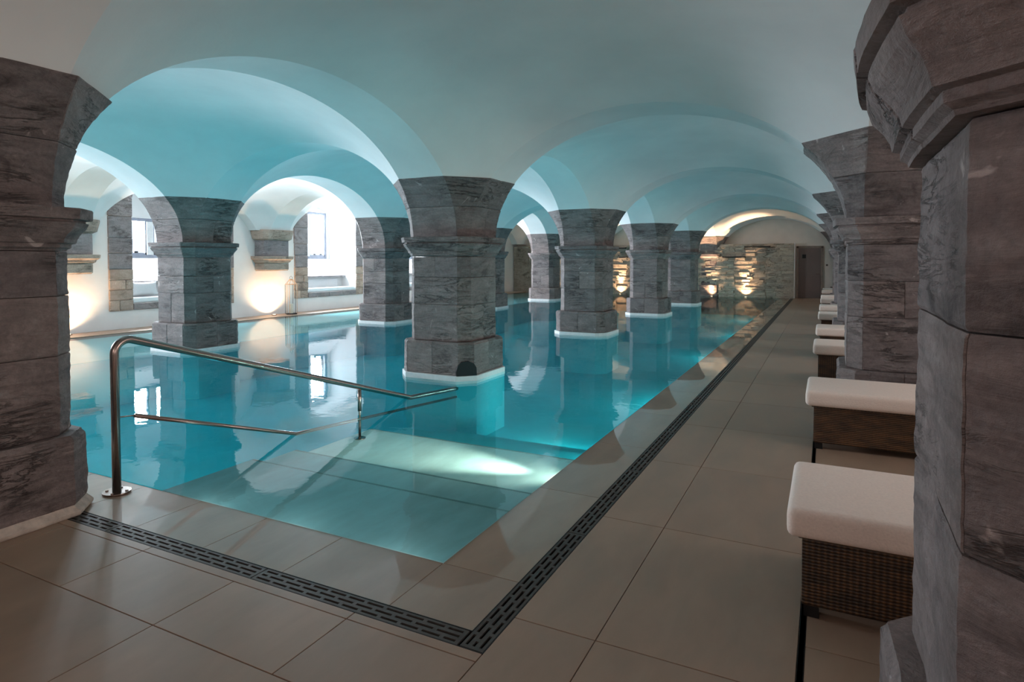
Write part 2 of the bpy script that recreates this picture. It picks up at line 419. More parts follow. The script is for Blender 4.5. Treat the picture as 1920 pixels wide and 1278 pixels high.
# ------------------------------------------------------------------ structure: floor
fl = MB()
fl.box(-1.185, 4.3, -4, 28.8, -.3, -.012); fl.box(XW, -1.185, -4, 2.10, -.3, -.012)          # deck screed
fl.box(-1.71, -1.302, 2.2164, 28.36, -.3, -.022); fl.box(-10.15, -1.302, 2.2164, 2.64, -.3, -.022)
fl.box(XW, -10.15, 2.10, 2.64, -.3, -.02); fl.box(XW, PX0 - .03, 2.64, 28.36, -.9, -.07)
floor = fl.build('floor', 'grout'); tag(floor, 'beige stone tiled pool deck with wet coping strip', kind='structure')
def tile(x0, x1, y0, y1, zt, mat, th=.02, g=.0022):
    if mat == 'coping': g = .0012
    MB().box(x0 + g, x1 - g, y0 + g, y1 - g, zt - th, zt).build('tile', mat, floor, bevel=.0012, seg=1, origin=((x0 + x1) / 2, (y0 + y1) / 2, zt))
def offs(y, a): return y + a
ycuts = [-3.9 + 1.2 * k - .12 for k in range(0, 30)]          # joints pass at y = 2.0x, 3.58 ...
def strip(x0, x1, ya, yb, off, zt=0.0, mat='tile', L=1.2):
    y = off + L * math.floor((ya - off) / L)
    while y < yb:
        a, b_ = max(y, ya), min(y + L, yb)
        if b_ - a > .03: tile(x0, x1, a, b_, zt, mat)
        y += L
strip(-1.187, -.82, -3.9, 28.75, 2.38)
strip(-.82, -.082, -3.9, 28.75, 2.38)
strip(-.058, .68, -3.9, 28.75, 2.72); strip(.68, 1.42, -3.9, 28.75, 2.38); strip(1.42, 2.16, -3.9, 28.75, 2.72)
strip(2.16, 3.2, -3.9, 28.75, 2.38, L=2.4); strip(3.2, 4.2, -3.9, 28.75, 2.38, L=2.4)
def row(y0, y1, xa, xb, off, L, zt=0.0, mat='tile'):
    x = off + L * math.floor((xa - off) / L)
    while x < xb:
        a, b_ = max(x, xa), min(x + L, xb)
        if xb - b_ < .16: b_ = xb; x = xb
        if b_ - a > .03: tile(a, b_, y0, y1, zt, mat)
        x += L
row(2.045, 2.10, -8.2, -1.187, -1.83, 1.4)
yy = 2.045; kk = 0
for h, off in [(.405, -1.83), (.74, -2.53), (.74, -1.83), (.74, -2.3), (.74, -1.9), (.9, -2.4), (1.7, -2.0)]:
    row(yy - h, yy, -8.2 if h < .8 else -6.0, -1.187, off, .70 if h < .5 else 1.2); yy -= h
# wet coping
strip(-1.734, -1.302, 2.2164, 28.36, 2.66, -.004, 'coping')
row(2.2164, 2.66, -8.4, -1.734, -3.57, .585, -.004, 'coping')
tile(-14.2, -8.4, 2.10, 2.66, -.004, 'coping')
# left walkway: raised strip by the wall and shallow shelf under the water
strip(-14.2, -13.45, 2.66, 28.36, 3.0, .012, 'tile', 1.8)
strip(-13.45, PX0, 2.66, 28.36, 3.0, -.05, 'shelf', 3.6)

# ------------------------------------------------------------------ structure: pool basin and steps
ZF = -.78
ps = MB()
ps.box(PX0 - .1, PX1 + .1, PY0, PY1, ZF - .1, ZF)
ps.box(PX0 - .1, PX0, PY0, PY1, ZF, -.03); ps.box(PX1, PX1 + .1, PY0, PY1, ZF, -.03)
ps.box(PX0 - .1, PX1 + .1, PY0 - .1, PY0, ZF, -.03); ps.box(PX0 - .1, PX1 + .1, PY1, PY1 + .1, ZF, -.03)
basin = ps.build('pool_basin', 'basin'); tag(basin, kind='structure')
for (ya, yb, z) in [(PY0, 3.74, -.15), (3.74, 4.22, -.20), (4.22, 5.28, -.26), (5.28, 5.9, -.40), (5.9, 6.6, -.58)]:
    s_ = MB().box(-4.36, PX1, ya, yb, ZF, z).build('pool_step', 'step' if z > -.3 else 'basin', basin, bevel=.008)
    if z > -.3: MB().box(-4.35, PX1, yb - .035, yb - .012, z - .01, z + .0015).build('edge_tone_strip', 'edge_tone', s_)  # added dark strip paints the tone change at the tread edge
wt = MB().add([(-13.45, PY0, 0), (PX1, PY0, 0), (PX1, PY1, 0), (-13.45, PY1, 0)], [(0, 1, 2, 3)]).build('pool_water', 'water')
tag(wt, 'still turquoise pool water reflecting the vaults', kind='structure')

# ------------------------------------------------------------------ stone columns
def col_course(nodei, nodej, cx, cy, prof, starts, nf, nc, mat, parent, name, seed, qx=(1, 1, 1, 1), springer=False, H=(.47, .34), amp=1.0, nz=6, blocks=None):
    """one masonry course, split into blocks at boundary indices `starts`; prof = [(z, offset)]"""
    per = nf + nc; NB = 4 * per
    quad = [(1, 1), (-1, 1), (-1, -1), (1, -1)]
    def ring(z, off):
        pts = []
        h, b = H
        if springer:
            t = max(0, min(.97, (z - ZS) / BR)); ext = {}
            for q, (dx, dy) in (('E', (1, 0)), ('N', (0, 1)), ('W', (-1, 0)), ('S', (0, -1))):
                ii = nodei if dx >= 0 else nodei - 1; jj = nodej if dy >= 0 else nodej - 1
                if dx: ok = 0 <= ii < 4; bb = BAYS.get((ii, min(nodej, 5))) if ok else None; hh, aa = hw(0, nodei)[0], bb.ax if bb else 0
                else: ok = 0 <= jj < 6; bb = BAYS.get((min(nodei, 3), jj)) if ok else None; hh, aa = hw(1, nodej)[0], bb.ay if bb else 0
                ext[q] = hh + aa * (1 - math.sqrt(1 - t * t))
            bx, by = hw(0, nodei)[1], hw(1, nodej)[1]
            order = [('E', (1, 1), 'N'), ('N', (-1, 1), 'W'), ('W', (-1, -1), 'S'), ('S', (1, -1), 'E')]
            for q, (sx, sy), q2 in order:
                e = ext[q]
                A = {'E': (e, -by), 'N': (bx, e), 'W': (-e, by), 'S': (-bx, -e)}[q]
                B = {'E': (e, by), 'N': (-bx, e), 'W': (-e, -by), 'S': (bx, -e)}[q]
                for k in range(nf): f = k / nf; pts.append((A[0] + (B[0] - A[0]) * f, A[1] + (B[1] - A[1]) * f))
                bay = BAYS.get((nodei if sx > 0 else nodei - 1, nodej if sy > 0 else nodej - 1))
                e2 = ext[q2]; C = {'N': (bx, e2), 'W': (-e2, by), 'S': (-bx, -e2), 'E': (e2, -by)}[q2]
                if bay:
                    c = bay.corner(sx, sy, t, nc)
                    c = [(p[0] - XN[nodei], p[1] - YN[nodej]) for p in c]
                    if q in 'NS': c = c[::-1]
                    pts += c[:nc]
                else:
                    for k in range(nc): f = k / nc; pts.append((B[0] + (C[0] - B[0]) * f, B[1] + (C[1] - B[1]) * f))
        else:
            for (ux, uy) in ((1, 0), (0, 1), (-1, 0), (0, -1)):
                vx, vy = -uy, ux
                for k in range(nf): f = -1 + 2 * k / nf; pts.append((ux * h + vx * b * f, uy * h + vy * b * f))
                for k in range(nc):
                    f = k / nc
                    pts.append((ux * (h + (b - h) * f) + vx * (b + (h - b) * f), uy * (h + (b - h) * f) + vy * (b + (h - b) * f)))
        r = []
        for (x, y) in pts:
            d = math.hypot(x, y); r.append((x * (d + off * 1.08) / d, y * (d + off * 1.08) / d))
        return r
    zs = []
    for (za, oa), (zb, ob) in zip(prof[:-1], prof[1:]):
        m = max(1, round(nz * (zb - za) / .4))
        zs += [(za + (zb - za) * k / m, oa + (ob - oa) * k / m) for k in range(m)]
    zs.append(prof[-1])
    z0, z1 = zs[0][0], zs[-1][0]
    e = .012
    rows = [(z0 + .002, zs[0][1], 1)] + [(z0 + e, zs[0][1], 0)] + [(z, o, 0) for z, o in zs[1:-1] if z0 + e + .01 < z < z1 - e - .01] + [(z1 - e, zs[-1][1], 0), (z1 - .002, zs[-1][1], 1)]
    rings = [(ring(z, o), z, ed) for z, o, ed in rows]
    starts = sorted(starts)
    if blocks is None:
        blocks = [(i0, starts[(bi + 1) % len(starts)]) for bi, i0 in enumerate(starts)]
    for i0, i1 in blocks:
        if i1 <= i0: i1 += NB
        sv = [(i0, 1), (i0 + .10, 0)] + [(k, 0) for k in range(i0 + 1, i1)] + [(i1 - .10, 0), (i1, 1)]
        vs = []; fs = []; ns = len(sv)
        bo = rnd.uniform(-.002, .002) * amp
        for pts, z, ed in rings:
            for s_, es in sv:
                a = int(math.floor(s_)) % NB; f = s_ - math.floor(s_); p, q = pts[a], pts[(a + 1) % NB]
                x, y = p[0] + (q[0] - p[0]) * f, p[1] + (q[1] - p[1]) * f
                d = math.hypot(x, y); w3 = Vector((x + cx, y + cy, z))
                nn = noise.noise(w3 * 3.1) * .007 + noise.noise(Vector((w3.x * 5, w3.y * 5, w3.z * 22))) * .0045 + noise.noise(w3 * 27) * .002
                off = bo + nn * amp - (.005 if (ed or es) else 0) - (.003 if ed and es else 0)
                vs.append((cx + x * (d + off) / d, cy + y * (d + off) / d, z))
        nr = len(rings)
        for r in range(nr - 1):
            for k in range(ns - 1): fs.append((r * ns + k, r * ns + k + 1, (r + 1) * ns + k + 1, (r + 1) * ns + k))
        cb = len(vs); vs += [(cx, cy, z0 + .002), (cx, cy, z1 - .002)]
        for k in range(ns - 1): fs.append((cb, k + 1, k)); fs.append((cb + 1, (nr - 1) * ns + k, (nr - 1) * ns + k + 1))
        left = [r * ns for r in range(nr)]; right = [r * ns + ns - 1 for r in range(nr)]
        fs.append(tuple([cb] + left + [cb + 1])); fs.append(tuple([cb + 1] + right[::-1] + [cb]))
        o = MB().add(vs, fs).build(name, mat, parent, smooth=False, origin=(cx, cy, z0))
CORN = [(1.60, 0), (1.612, .018), (1.645, .020), (1.65, .040), (1.675, .045), (1.70, .060), (1.74, .092), (1.772, .104), (1.776, .088), (1.788, .088), (1.792, .122), (1.86, .128)]
def column(i, j, label, detail=1, water=False, hole=False, ph=.55, dz=0.0, dx=0.0, dy=0.0, wide=0.0):
    cx, cy = XN[i] + dx, YN[j] + dy; nf, nc, nz, am = {0: (4, 2, 4, .8), 1: (8, 3, 9, 1.0), 2: (16, 5, 20, 1.3)}[detail]
    per = nf + nc; NB = 4 * per
    t = empty('stone_column', (cx, cy, 0)); tag(t, label, 'column', 'dark stone columns carrying the vaults')
    mid = [nf // 2 + q * per for q in range(4)]; qa = [q * per for q in range(4)]; qb = [nf + q * per for q in range(4)]
    third = [max(1, nf // 3) + q * per for q in range(4)]
    z0 = 0.0
    if water:
        h = (.59, .395)
        col_pts = []
        for (ux, uy) in ((1, 0), (0, 1), (-1, 0), (0, -1)):
            vx, vy = -uy, ux
            col_pts += [(cx + ux * h[0] - vx * h[1], cy + uy * h[0] - vy * h[1]), (cx + ux * h[0] + vx * h[1], cy + uy * h[0] + vy * h[1])]
        p = MB().prism(col_pts, 'z', -.035, .065).build('white_collar', 'white', t, bevel=.004, seg=1); p['label'] = 'white rendered collar of the column at the water line'
        MB().prism([(cx + (a - cx) * .985, cy + (b - cy) * .985) for a, b in col_pts], 'z', -.78, -.034).build('underwater_foot', 'basin', t)
        z0 = .068
    elif detail == 2:
        col_course(i, j, cx, cy, [(0, .03), (.05, .03), (.07, .0)], qa, nf, nc, 'lip', t, 'mortar_lip', 0, H=(ph + .005, ph - .15), nz=nz, amp=2.0)
        z0 = .06
    col_course(i, j, cx, cy, [(z0, 0), (.46, 0), (.49, -.015)], sorted(qa + mid if detail else qa), nf, nc, 'stone', t, 'plinth_block', 1, H=(ph, ph - .15), nz=nz, amp=am * 1.1)
    s0 = i % 2
    cuts = [.49, .97 + .03 * s0, 1.33 - .04 * s0 + dz * .6, 1.60 + dz]; CR = [(z + dz, o + wide + (.035 if dz == .20 else 0)) for z, o in CORN]
    for k, (a, b) in enumerate(zip(cuts[:-1], cuts[1:])):
        st = [sorted([qa[0], mid[1], qa[2], mid[3]]), sorted([mid[0], qb[1], mid[2], qb[3]]), sorted([qb[0], third[1], qb[2], qa[3]])][(k + i + j) % 3]
        col_course(i, j, cx, cy, [(a, wide), (b, wide)], st, nf, nc, 'stone', t, 'shaft_block', 2, nz=nz, amp=am)
    col_course(i, j, cx, cy, CR, [qa[0], qb[1], qa[2], qb[3]] if (i + j) % 2 else [mid[0], mid[2]], nf, nc, 'stone', t, 'cornice_block', 3, nz=nz * 2, amp=am * .6)
    zt = ztop(i, j); zm = ZS + dz + (zt - ZS - dz) * .52
    for a, b, st in ((ZS + dz, zm, [mid[0], qb[1], mid[2], qb[3]]), (zm, zt, sorted(qa + [qb[0], qb[2]]))):
        col_course(i, j, cx, cy, [(a, .008), (b, .008)], st, nf, nc, 'stone', t, 'springer_block', 4, springer=True, nz=nz * 1.3, amp=am)
    if hole:  # solid black shape, the shade inside the opening is put into its colour
        d = .495; n = Vector((1, -1, 0)).normalized(); tvec = Vector((1, 1, 0)).normalized()
        c0 = Vector((cx, cy, 0)) + n * .668
        out = [(-.13, .07), (.14, .07), (.135, .17), (.10, .225), (.03, .255), (-.06, .25), (-.11, .20), (-.135, .12)]
        vs = [c0 + tvec * a + Vector((0, 0, b)) - n * .06 for a, b in out] + [c0 + tvec * a + Vector((0, 0, b)) + n * (.026 - abs(a) * .02) for a, b in out]
        m = len(out); fs = [tuple(range(m))[::-1], tuple(range(m, 2 * m))] + [(k, (k + 1) % m, m + (k + 1) % m, m + k) for k in range(m)]
        o = MB().add(vs, fs).build('hollow_shade', 'black', t); o['label'] = 'black solid standing in for the dark hollow in the foot corner'
    return t
ordn = {2: 'second', 3: 'third', 4: 'fourth', 5: 'fifth'}
column(2, 1, 'dark stone column at left frame edge, beside the handrail post', 2, dx=.0, dy=.035, wide=.02)
column(3, 1, 'dark stone column filling the right frame edge, in front of the loungers', 2, dz=.20, dx=.03, wide=-.01, ph=.535)
column(2, 2, 'large free standing stone column in the middle of the pool, black hollow at its foot', 2, True, True)
column(3, 2, 'reddish brown stone column on the deck just behind the second lounger', 2, dz=.10)
column(1, 2, 'stone column in the pool nearest the left windows, half hiding the niche with the pillow', 1, True)
column(2, 3, 'stone column in the water directly behind the large middle column, to its right', 1, True)
column(2, 4, 'stone column in the water third back from the camera in the middle line', 1, True)
column(2, 5, 'farthest stone column in the water, beside the uplit stone wall', 1, True)
column(1, 3, 'stone column in the water partly hidden left of the large middle column', 1, True)
column(1, 4, 'far stone column in the water just right of the large middle column', 0, True)
column(1, 5, 'small far stone column seen left of the second middle column, before the end wall', 0, True)
column(3, 3, 'blue grey stone column on the deck behind the reddish brown one', 1, dz=.06)
column(3, 4, 'stone column on the deck, fourth in the lounger side line', 0)
column(3, 5, 'farthest stone column on the lounger side, nearest the brown door', 0)
column(1, 1, 'stone column left of the frame by the shallow end', 0)
# half columns (corbels) on the walls
def corbel(i, j, label, uplit=True):
    cx, cy = XN[i] + .016, YN[j]; t = empty('stone_corbel', (cx, cy, 1.2)); tag(t, label, 'corbel', 'stone corbels on the walls')
    nf, nc = 4, 2; per = 6; H = hw(0, i)[0], .34
    kw = dict(H=(.44, .36), nz=6, amp=.6, blocks=[(3 * per + 2, per + 2)])
    qa = [q * per for q in range(4)]
    col_course(i, j, cx, cy, [(1.27, -.02), (1.30, .0), (1.48, 0)], [0, 12], nf, nc, 'stone_tan', t, 'lower_block', 0, **kw)
    col_course(i, j, cx, cy, [(1.48, .0), (1.52, .05), (1.56, .06), (1.60, .12), (1.68, .13)], [0, 12], nf, nc, 'stone_tan', t, 'impost_moulding', 0, **kw)
    col_course(i, j, cx, cy, [(1.68, .0), (2.12, 0)], [0, 12], nf, nc, 'stone_grey', t, 'shaft_block', 0, **kw)
    col_course(i, j, cx, cy, [(2.12, .02), (2.16, .08), (2.36, .13), (2.41, .13)], [0, 12], nf, nc, 'stone_tan', t, 'springer_block', 0, **kw)
corbel(0, 2, 'left stone corbel on the white wall, glimpsed beside the left edge column')
corbel(0, 3, 'warm lit stone corbel on the white wall between the two window niches')
corbel(0, 4, 'stone corbel on the white wall hidden behind the middle column')
for i_ in (1, 2, 3):
    t = empty('stone_respond', (XN[i_], 28.734, 0)); tag(t, {1: 'left dark stone respond on the end wall behind the split stone wall', 2: 'dark stone respond peeping over the stone wall beside the warm glow', 3: 'dark stone respond on the end wall right of the door'}[i_], 'column')
    for prof, sp in (([(0, .08), (.5, .08)], 0), ([(.5, 0), (1.6, 0)], 0), (CORN, 0), ([(ZS, .01), (ztop(i_, 6), .01)], 1)):
        col_course(i_, 6, XN[i_], 28.734, prof, [0, 12], 4, 2, 'stone', t, 'block', 0, H=(.42, .30), nz=6, springer=bool(sp), amp=.8, blocks=[(14, 2)])

# ------------------------------------------------------------------ window niches
XB = XW - 1.15
def niche(n, yc, ztw, seed):
    t = empty('window_%d' % n, (XB, yc, 1.6)); tag(t, kind='structure')
    m = MB(); x0, x1 = XB, XW - .3
    # reveal: floor, jambs, arched soffit, back wall round the window
    m.box(x0 - .2, x1, yc - OH - .15, yc - OH, .3, 3.6); m.box(x0 - .2, x1, yc + OH, yc + OH + .15, .3, 3.6)
    m.box(x0 - .2, x1, yc - OH, yc + OH, .3, .58)
    hd = arch_head(yc, OH, 3.0, .4)
    for p, q in zip(hd[:-1], hd[1:]): m.prism([p, q, (q[0], 3.7), (p[0], 3.7)], 'x', x0 - .2, x1)
    ww = .98
    m.box(x0 - .2, x0, yc - OH, yc - ww, .58, 3.5); m.box(x0 - .2, x0, yc + ww, yc + OH, .58, 3.5)
    m.box(x0 - .2, x0, yc - ww, yc + ww, ztw, 3.5); m.box(x0 - .2, x0, yc - ww, yc + ww, .58, 1.62)
    # sloping sill
    m.prism([(x0, 1.62), (x0, .58), (x0 + .55, .58), (x0 + .55, 1.05)], 'y', yc - OH, yc + OH)
    m.build('reveal', 'plaster', t)
    f = MB(); xa, xb_ = x0 - .10, x0 - .04
    f.box(xa, xb_, yc - ww, yc - ww + .07, 1.62, ztw); f.box(xa, xb_, yc + ww - .07, yc + ww, 1.62, ztw)
    f.box(xa, xb_, yc - ww + .07, yc + ww - .07, 1.62, 1.70); f.box(xa, xb_, yc - ww + .07, yc + ww - .07, ztw - .08, ztw)
    fo = f.build('window_frame', 'frame', t)
    MB().box(xa - .02, xb_ + .03, yc + .02, yc + .19, 1.70, ztw - .08).build('mullion', 'white', fo)
    for a, b in ((yc - ww + .07, yc + .02), (yc + .19, yc + ww - .07)):
        MB().box(xa + .02, xa + .028, a, b, 1.70, ztw - .08).build('pane', 'glass', fo)
        q = MB(); q.box(xa, xb_ + .005, a, a + .035, 1.70, ztw - .08); q.box(xa, xb_ + .005, b - .035, b, 1.70, ztw - .08); q.box(xa, xb_ + .005, a, b, 1.70, 1.75)
        q.build('sash', 'frame', fo)
        for yk in (a + (b - a) * .3, a + (b - a) * .7): MB().box(xb_, xb_ + .02, yk - .05, yk + .05, 1.75, 1.79).build('latch', 'blackmetal', fo)
    MB().box(x0 + .50, x0 + .72, yc - OH, yc + OH, 1.02, 1.065).build('stone_ledge', 'stone_grey', t)
    return t
WT = [2.9, 2.62, 3.18, 2.9]
for k, y in enumerate(WINY): niche(k + 1, y, WT[k], k)
def surround(yc, label):
    t = empty('stone_window_surround', (XW, yc, .4)); tag(t, label, 'window surround', 'stone surrounds of the niches')
    xo = XW + .035; xi = XW - .28; w0 = OH + .54
    def blk(ya, yb, za, zb, m):
        MB().box(xi, xo + rnd.uniform(-.008, .01), ya + .003, yb - .003, za + .003, zb - .003).build('stone_block', m, t, bevel=.012, seg=1, origin=((xi + xo) / 2, (ya + yb) / 2, (za + zb) / 2))
    for s in (-1, 1):
        def Y(a, b): return (yc + s * b, yc + s * a) if s < 0 else (yc + a, yc + b)
        zs = [.42, .66, .90, 1.12, 1.36]
        for k in range(4):
            if k % 2 == 0: c = OH + .5 * (.35 if k else .62); blk(*Y(OH, c), zs[k], zs[k + 1], 'stone_tan'); blk(*Y(c, w0), zs[k], zs[k + 1], 'stone_tan')
            else: blk(*Y(OH, w0), zs[k], zs[k + 1], 'stone_tan')
        for a, b in ((1.36, 1.72), (1.72, 2.06), (2.06, 2.55), (2.55, 2.98)): blk(*Y(OH, w0 + rnd.uniform(-.01, .01)), a, b, 'stone_grey')
    n = 9
    for k in range(n):
        a0, a1 = math.pi * k / n + .004, math.pi * (k + 1) / n - .004
        P = lambda a, e: (yc + (OH + e) * math.cos(a), 2.985 + (.4 + e) * math.sin(a))
        MB().prism([P(a0, .003), P(a0, .5), P((a0 + a1) / 2, .5), P(a1, .5), P(a1, .003), P((a0 + a1) / 2, .003)], 'x', xi, xo).build('voussoir', 'stone_grey', t)
    for a, b in ((yc - OH, yc - .2), (yc - .2, yc + OH)):
        blk(a, b, .42, .575, 'stone_grey')
surround(WINY[0], 'stone niche surround hidden behind the left edge column')
surround(WINY[1], 'stone surround of the niche with the pillow, left of the two visible niches')
surround(WINY[2], 'stone surround of the right niche, beside the tall lantern')
surround(WINY[3], 'stone surround of the farthest niche, behind the middle column')
def softbox(name, x0, x1, y0, y1, z0, z1, mat, parent=None, bev=.04, lv=1, seg=3):
    o = MB().box(x0, x1, y0, y1, z0, z1).build(name, mat, parent, smooth=True, bevel=bev, seg=seg, origin=((x0 + x1) / 2, (y0 + y1) / 2, z0))
    return o
for k, y in enumerate(WINY):
    tag(softbox('seat_mattress', XW - .58, XW - .02, y - OH + .01, y + OH - .01, .585, .70, 'whitefabric'), ['white seat mattress in the niche behind the left edge column', 'white seat mattress under the pale pillow in the left niche', 'white seat mattress in the right niche beside the lantern', 'white seat mattress in the farthest niche'][k], 'mattress', 'seat mattresses in the niches')
    tag(softbox('back_cushion', XW - .64 + .02, XW - .585 + .0, y - OH + .12, y + OH - .22, .60, .98, 'whitefabric', bev=.02), ['long white back cushion in the niche behind the left edge column', 'long white back cushion behind the pale pillow', 'long white back cushion in the right niche beside the lantern', 'long white back cushion in the farthest niche'][k], 'cushion', 'back cushions in the niches')
# pillow
def pillow(loc, label):
    t = empty('pillow', loc); tag(t, label, 'pillow'); vs = []; fs = []; n = 12
    for side in (1, -1):
        for a in range(n + 1):
            for b in range(n + 1):
                u, v = -1 + 2 * a / n, -1 + 2 * b / n
                e = (1 - u ** 4) * (1 - v ** 4); pin = 1 - .10 * (1 - u * u) * 0
                y = u * .34 * (1 - .10 * (1 - v * v)); z = v * .17 * (1 - .14 * (1 - u * u))
                vs.append((loc[0] + side * .075 * math.sqrt(max(0, e)) + z * -.25, loc[1] + y, loc[2] + .17 + z))
    m = (n + 1) ** 2
    for s_ in (0, 1):
        for a in range(n):
            for b in range(n): q = s_ * m + a * (n + 1) + b; fs.append((q, q + 1, q + n + 2, q + n + 1))
    MB().add(vs, fs).build('pillow_cover', 'greyfabric', t, smooth=True)
    for s_ in (-1, 1):
        MB().box(loc[0] + .03, loc[0] + .06, loc[1] + s_ * .36 - .03, loc[1] + s_ * .36 + .01, loc[2] + .12, loc[2] + .17).build('tie', 'blackmetal', t)
pillow((XW - .32, WINY[1] - .62, .72), 'pale grey pillow with dark ties standing in the left niche')

# ------------------------------------------------------------------ lantern
def lantern(loc):
    x, y, z = loc; t = empty('glass_lantern', loc); tag(t, 'tall glass lantern standing on the floor by the right niche', 'lantern')
    r = .165; h = .86
    MB().tube([(x, y, z), (x, y, z + .03)], r, 6).build('base', 'blackmetal', t)
    hexp = [(x + r * math.cos(math.pi / 3 * k), y + r * math.sin(math.pi / 3 * k)) for k in range(6)]
    for k in range(6):
        a, b = hexp[k], hexp[(k + 1) % 6]
        MB().add([(a[0], a[1], z + .03), (b[0], b[1], z + .03), (b[0], b[1], z + h), (a[0], a[1], z + h)], [(0, 1, 2, 3)]).build('glass_pane', 'glass', t)
        MB().tube([(a[0], a[1], z + .03), (a[0], a[1], z + h)], .007, 6).build('corner_post', 'wood' if k % 2 else 'blackmetal', t)
        MB().tube([(a[0], a[1], z + h), (x + .05 * math.cos(math.pi / 3 * k), y + .05 * math.sin(math.pi / 3 * k), z + h + .13)], .007, 6).build('roof_rib', 'wood', t)
    MB().tube([(p[0], p[1], z + h) for p in hexp + [hexp[0]]], .008, 6).build('top_ring', 'wood', t)
    MB().tube([(x, y, z + h + .12), (x, y, z + h + .15)], .055, 12).build('cap', 'wood', t)
    MB().tube([(x, y + .045 * math.cos(a), z + h + .19 + .045 * math.sin(a)) for a in [2 * math.pi * k / 14 for k in range(15)]], .005, 6).build('handle_ring', 'blackmetal', t)
    c = MB().tube([(x, y, z + .03), (x, y, z + .30)], .05, 16).build('candle', 'wax', t, smooth=False)
lantern((-13.78, 13.2, .013))

# ------------------------------------------------------------------ wall uplights
def uplight(loc, d, power, label, angle=62, col=(1, .63, .36), r=.05, group=None):
    t = empty('uplight', loc); tag(t, label, 'uplight', group)
    x, y, z = loc
    hs = MB().tube([(x, y, z), (x, y, z + .02)], r + .015, 20).build('housing', 'steel', t)
    MB().tube([(x, y, z + .02), (x, y, z + .024)], r - .012, 20).build('lens', 'lampglow', hs)
    l = light('uplight_beam', 'SPOT', (x, y, z + .05), d, power, col, angle=R(angle), blend=.8, radius=.035)
    if angle < 60: light('uplight_beam', 'SPOT', (x, y, z + .05), (0, .25, 1), 110, col, angle=R(110), blend=.6, radius=.035)
for j, nm in ((1, 'hidden behind the left edge column'), (2, 'behind the left edge column'), (3, 'below the corbel between the niches'), (4, 'behind the middle column')):
    uplight((XW + .26, YN[j], .013), (-.35, 0, 1), L_UP, 'small steel floor uplight %s, washing the white wall' % nm, angle=140, group='wall uplights')
for x in (-3.05, -4.45, -7.1, -8.55, -11.2):
    uplight((x, CY - .20, .0), (0, .05, 1), L_STONE, 'small uplight at the foot of the stone wall, %s' % {-3.05: 'rightmost, nearest the door', -4.45: 'second from the door', -7.1: 'hidden by the middle columns', -8.55: 'seen between the middle columns', -11.2: 'far left'}[x], angle=40, group='stone wall uplights')
light('cove_glow', 'AREA', (-6.0, 28.68, 2.2), (.1, -.15, 1), 75, (1, .80, .58), .9, .1)

# water blades
for x0, x1, z, lb in ((-4.02, -3.08, 1.69, 'lower black water spout blade right of the middle columns'), (-3.12, -2.10, 2.12, 'upper black water spout blade nearest the door'), (-9.4, -8.3, 2.12, 'upper black water spout blade between the middle columns'), (-8.6, -7.6, 1.69, 'lower black water spout blade between the middle columns')):
    t = empty('water_spout', ((x0 + x1) / 2, CY, z)); tag(t, lb, 'water spout', 'spouts on the stone wall')
    MB().box(x0, x1, CY - .24, CY + .02, z, z + .03).build('blade', 'blackmetal', t, bevel=.003, seg=1)
    m = MB(); m.box(x0, x1, CY - .24, CY - .22, z + .03, z + .05); m.box(x0, x0 + .015, CY - .24, CY, z + .03, z + .06); m.box(x1 - .015, x1, CY - .24, CY, z + .03, z + .06)
    m.build('lip', 'blackmetal', t)

# ------------------------------------------------------------------ door
t = empty('door_1', (-.62, 28.75, 0)); tag(t, 'plain dark brown door right of the stone wall', kind='structure')
m = MB(); m.box(-1.12, -1.04, 28.69, 28.76, 0, 2.15); m.box(-.20, -.12, 28.69, 28.76, 0, 2.15); m.box(-1.12, -.12, 28.69, 28.76, 2.09, 2.17); m.build('door_frame', 'doorframe', t, bevel=.004, seg=1)
leaf = MB().box(-1.035, -.205, 28.71, 28.75, .01, 2.085).build('door_leaf', 'door', t, bevel=.003, seg=1)
MB().box(-.90, -.76, 28.704, 28.71, 1.66, 1.82).build('door_sign', 'black', leaf)
MB().tube([(-.27, 28.71, 1.02), (-.27, 28.66, 1.02), (-.38, 28.66, 1.02)], .01, 8).build('door_handle', 'steel', leaf)
t = empty('wall_switch', (.02, 28.74, 1.38)); tag(t, 'small dark switch plate on the wall right of the door', 'switch')
MB().box(-.02, .06, 28.735, 28.75, 1.34, 1.42).build('plate', 'doorframe', t, bevel=.002, seg=1); MB().box(0.0, .04, 28.728, 28.735, 1.36, 1.40).build('rocker', 'blackmetal', t)

# ------------------------------------------------------------------ floor drains with slotted grates
def grate_mesh(L, W, mitre=0):
    m = MB(); th = .008; e = .013; nr = 3; rib = .019
    sw = (W - 2 * e - (nr - 1) * rib) / nr
    m.box(.003, L - .003, 0, e, -th, 0); m.box(.003, L - .003, W - e, W, -th, 0)
    for k in range(nr - 1): y = e + (k + 1) * sw + k * rib; m.box(.003, L - .003, y, y + rib, -th, 0)
    for k in range(nr):
        y = e + k * (sw + rib); x = .003
        off = [0, .5, .15][k]; P = .108; b = .020
        m.box(.003, .022, y, y + sw, -th, 0); m.box(L - .022, L - .003, y, y + sw, -th, 0)
        x = .022 + P * (1 - off)
        while x < L - .04: m.box(x - b, x, y, y + sw, -th, 0); x += P
    return m
W_ = .104
fd = empty('floor_drain', (-1.245, 2.16, 0)); tag(fd, 'dark slotted drain along the front edge of the pool', 'drain')
m = MB(); m.box(-5.4, -1.187, 2.10, 2.2164, -.10, -.07); m.box(-5.4, -1.187, 2.10, 2.104, -.07, -.001); m.box(-5.4, -1.302, 2.2124, 2.2164, -.07, -.001)
m.build('drain_channel', 'black', fd)
fs_ = empty('floor_drain', (-1.245, 15, 0)); tag(fs_, 'dark slotted drain running along the right side of the pool to the far wall', 'drain')
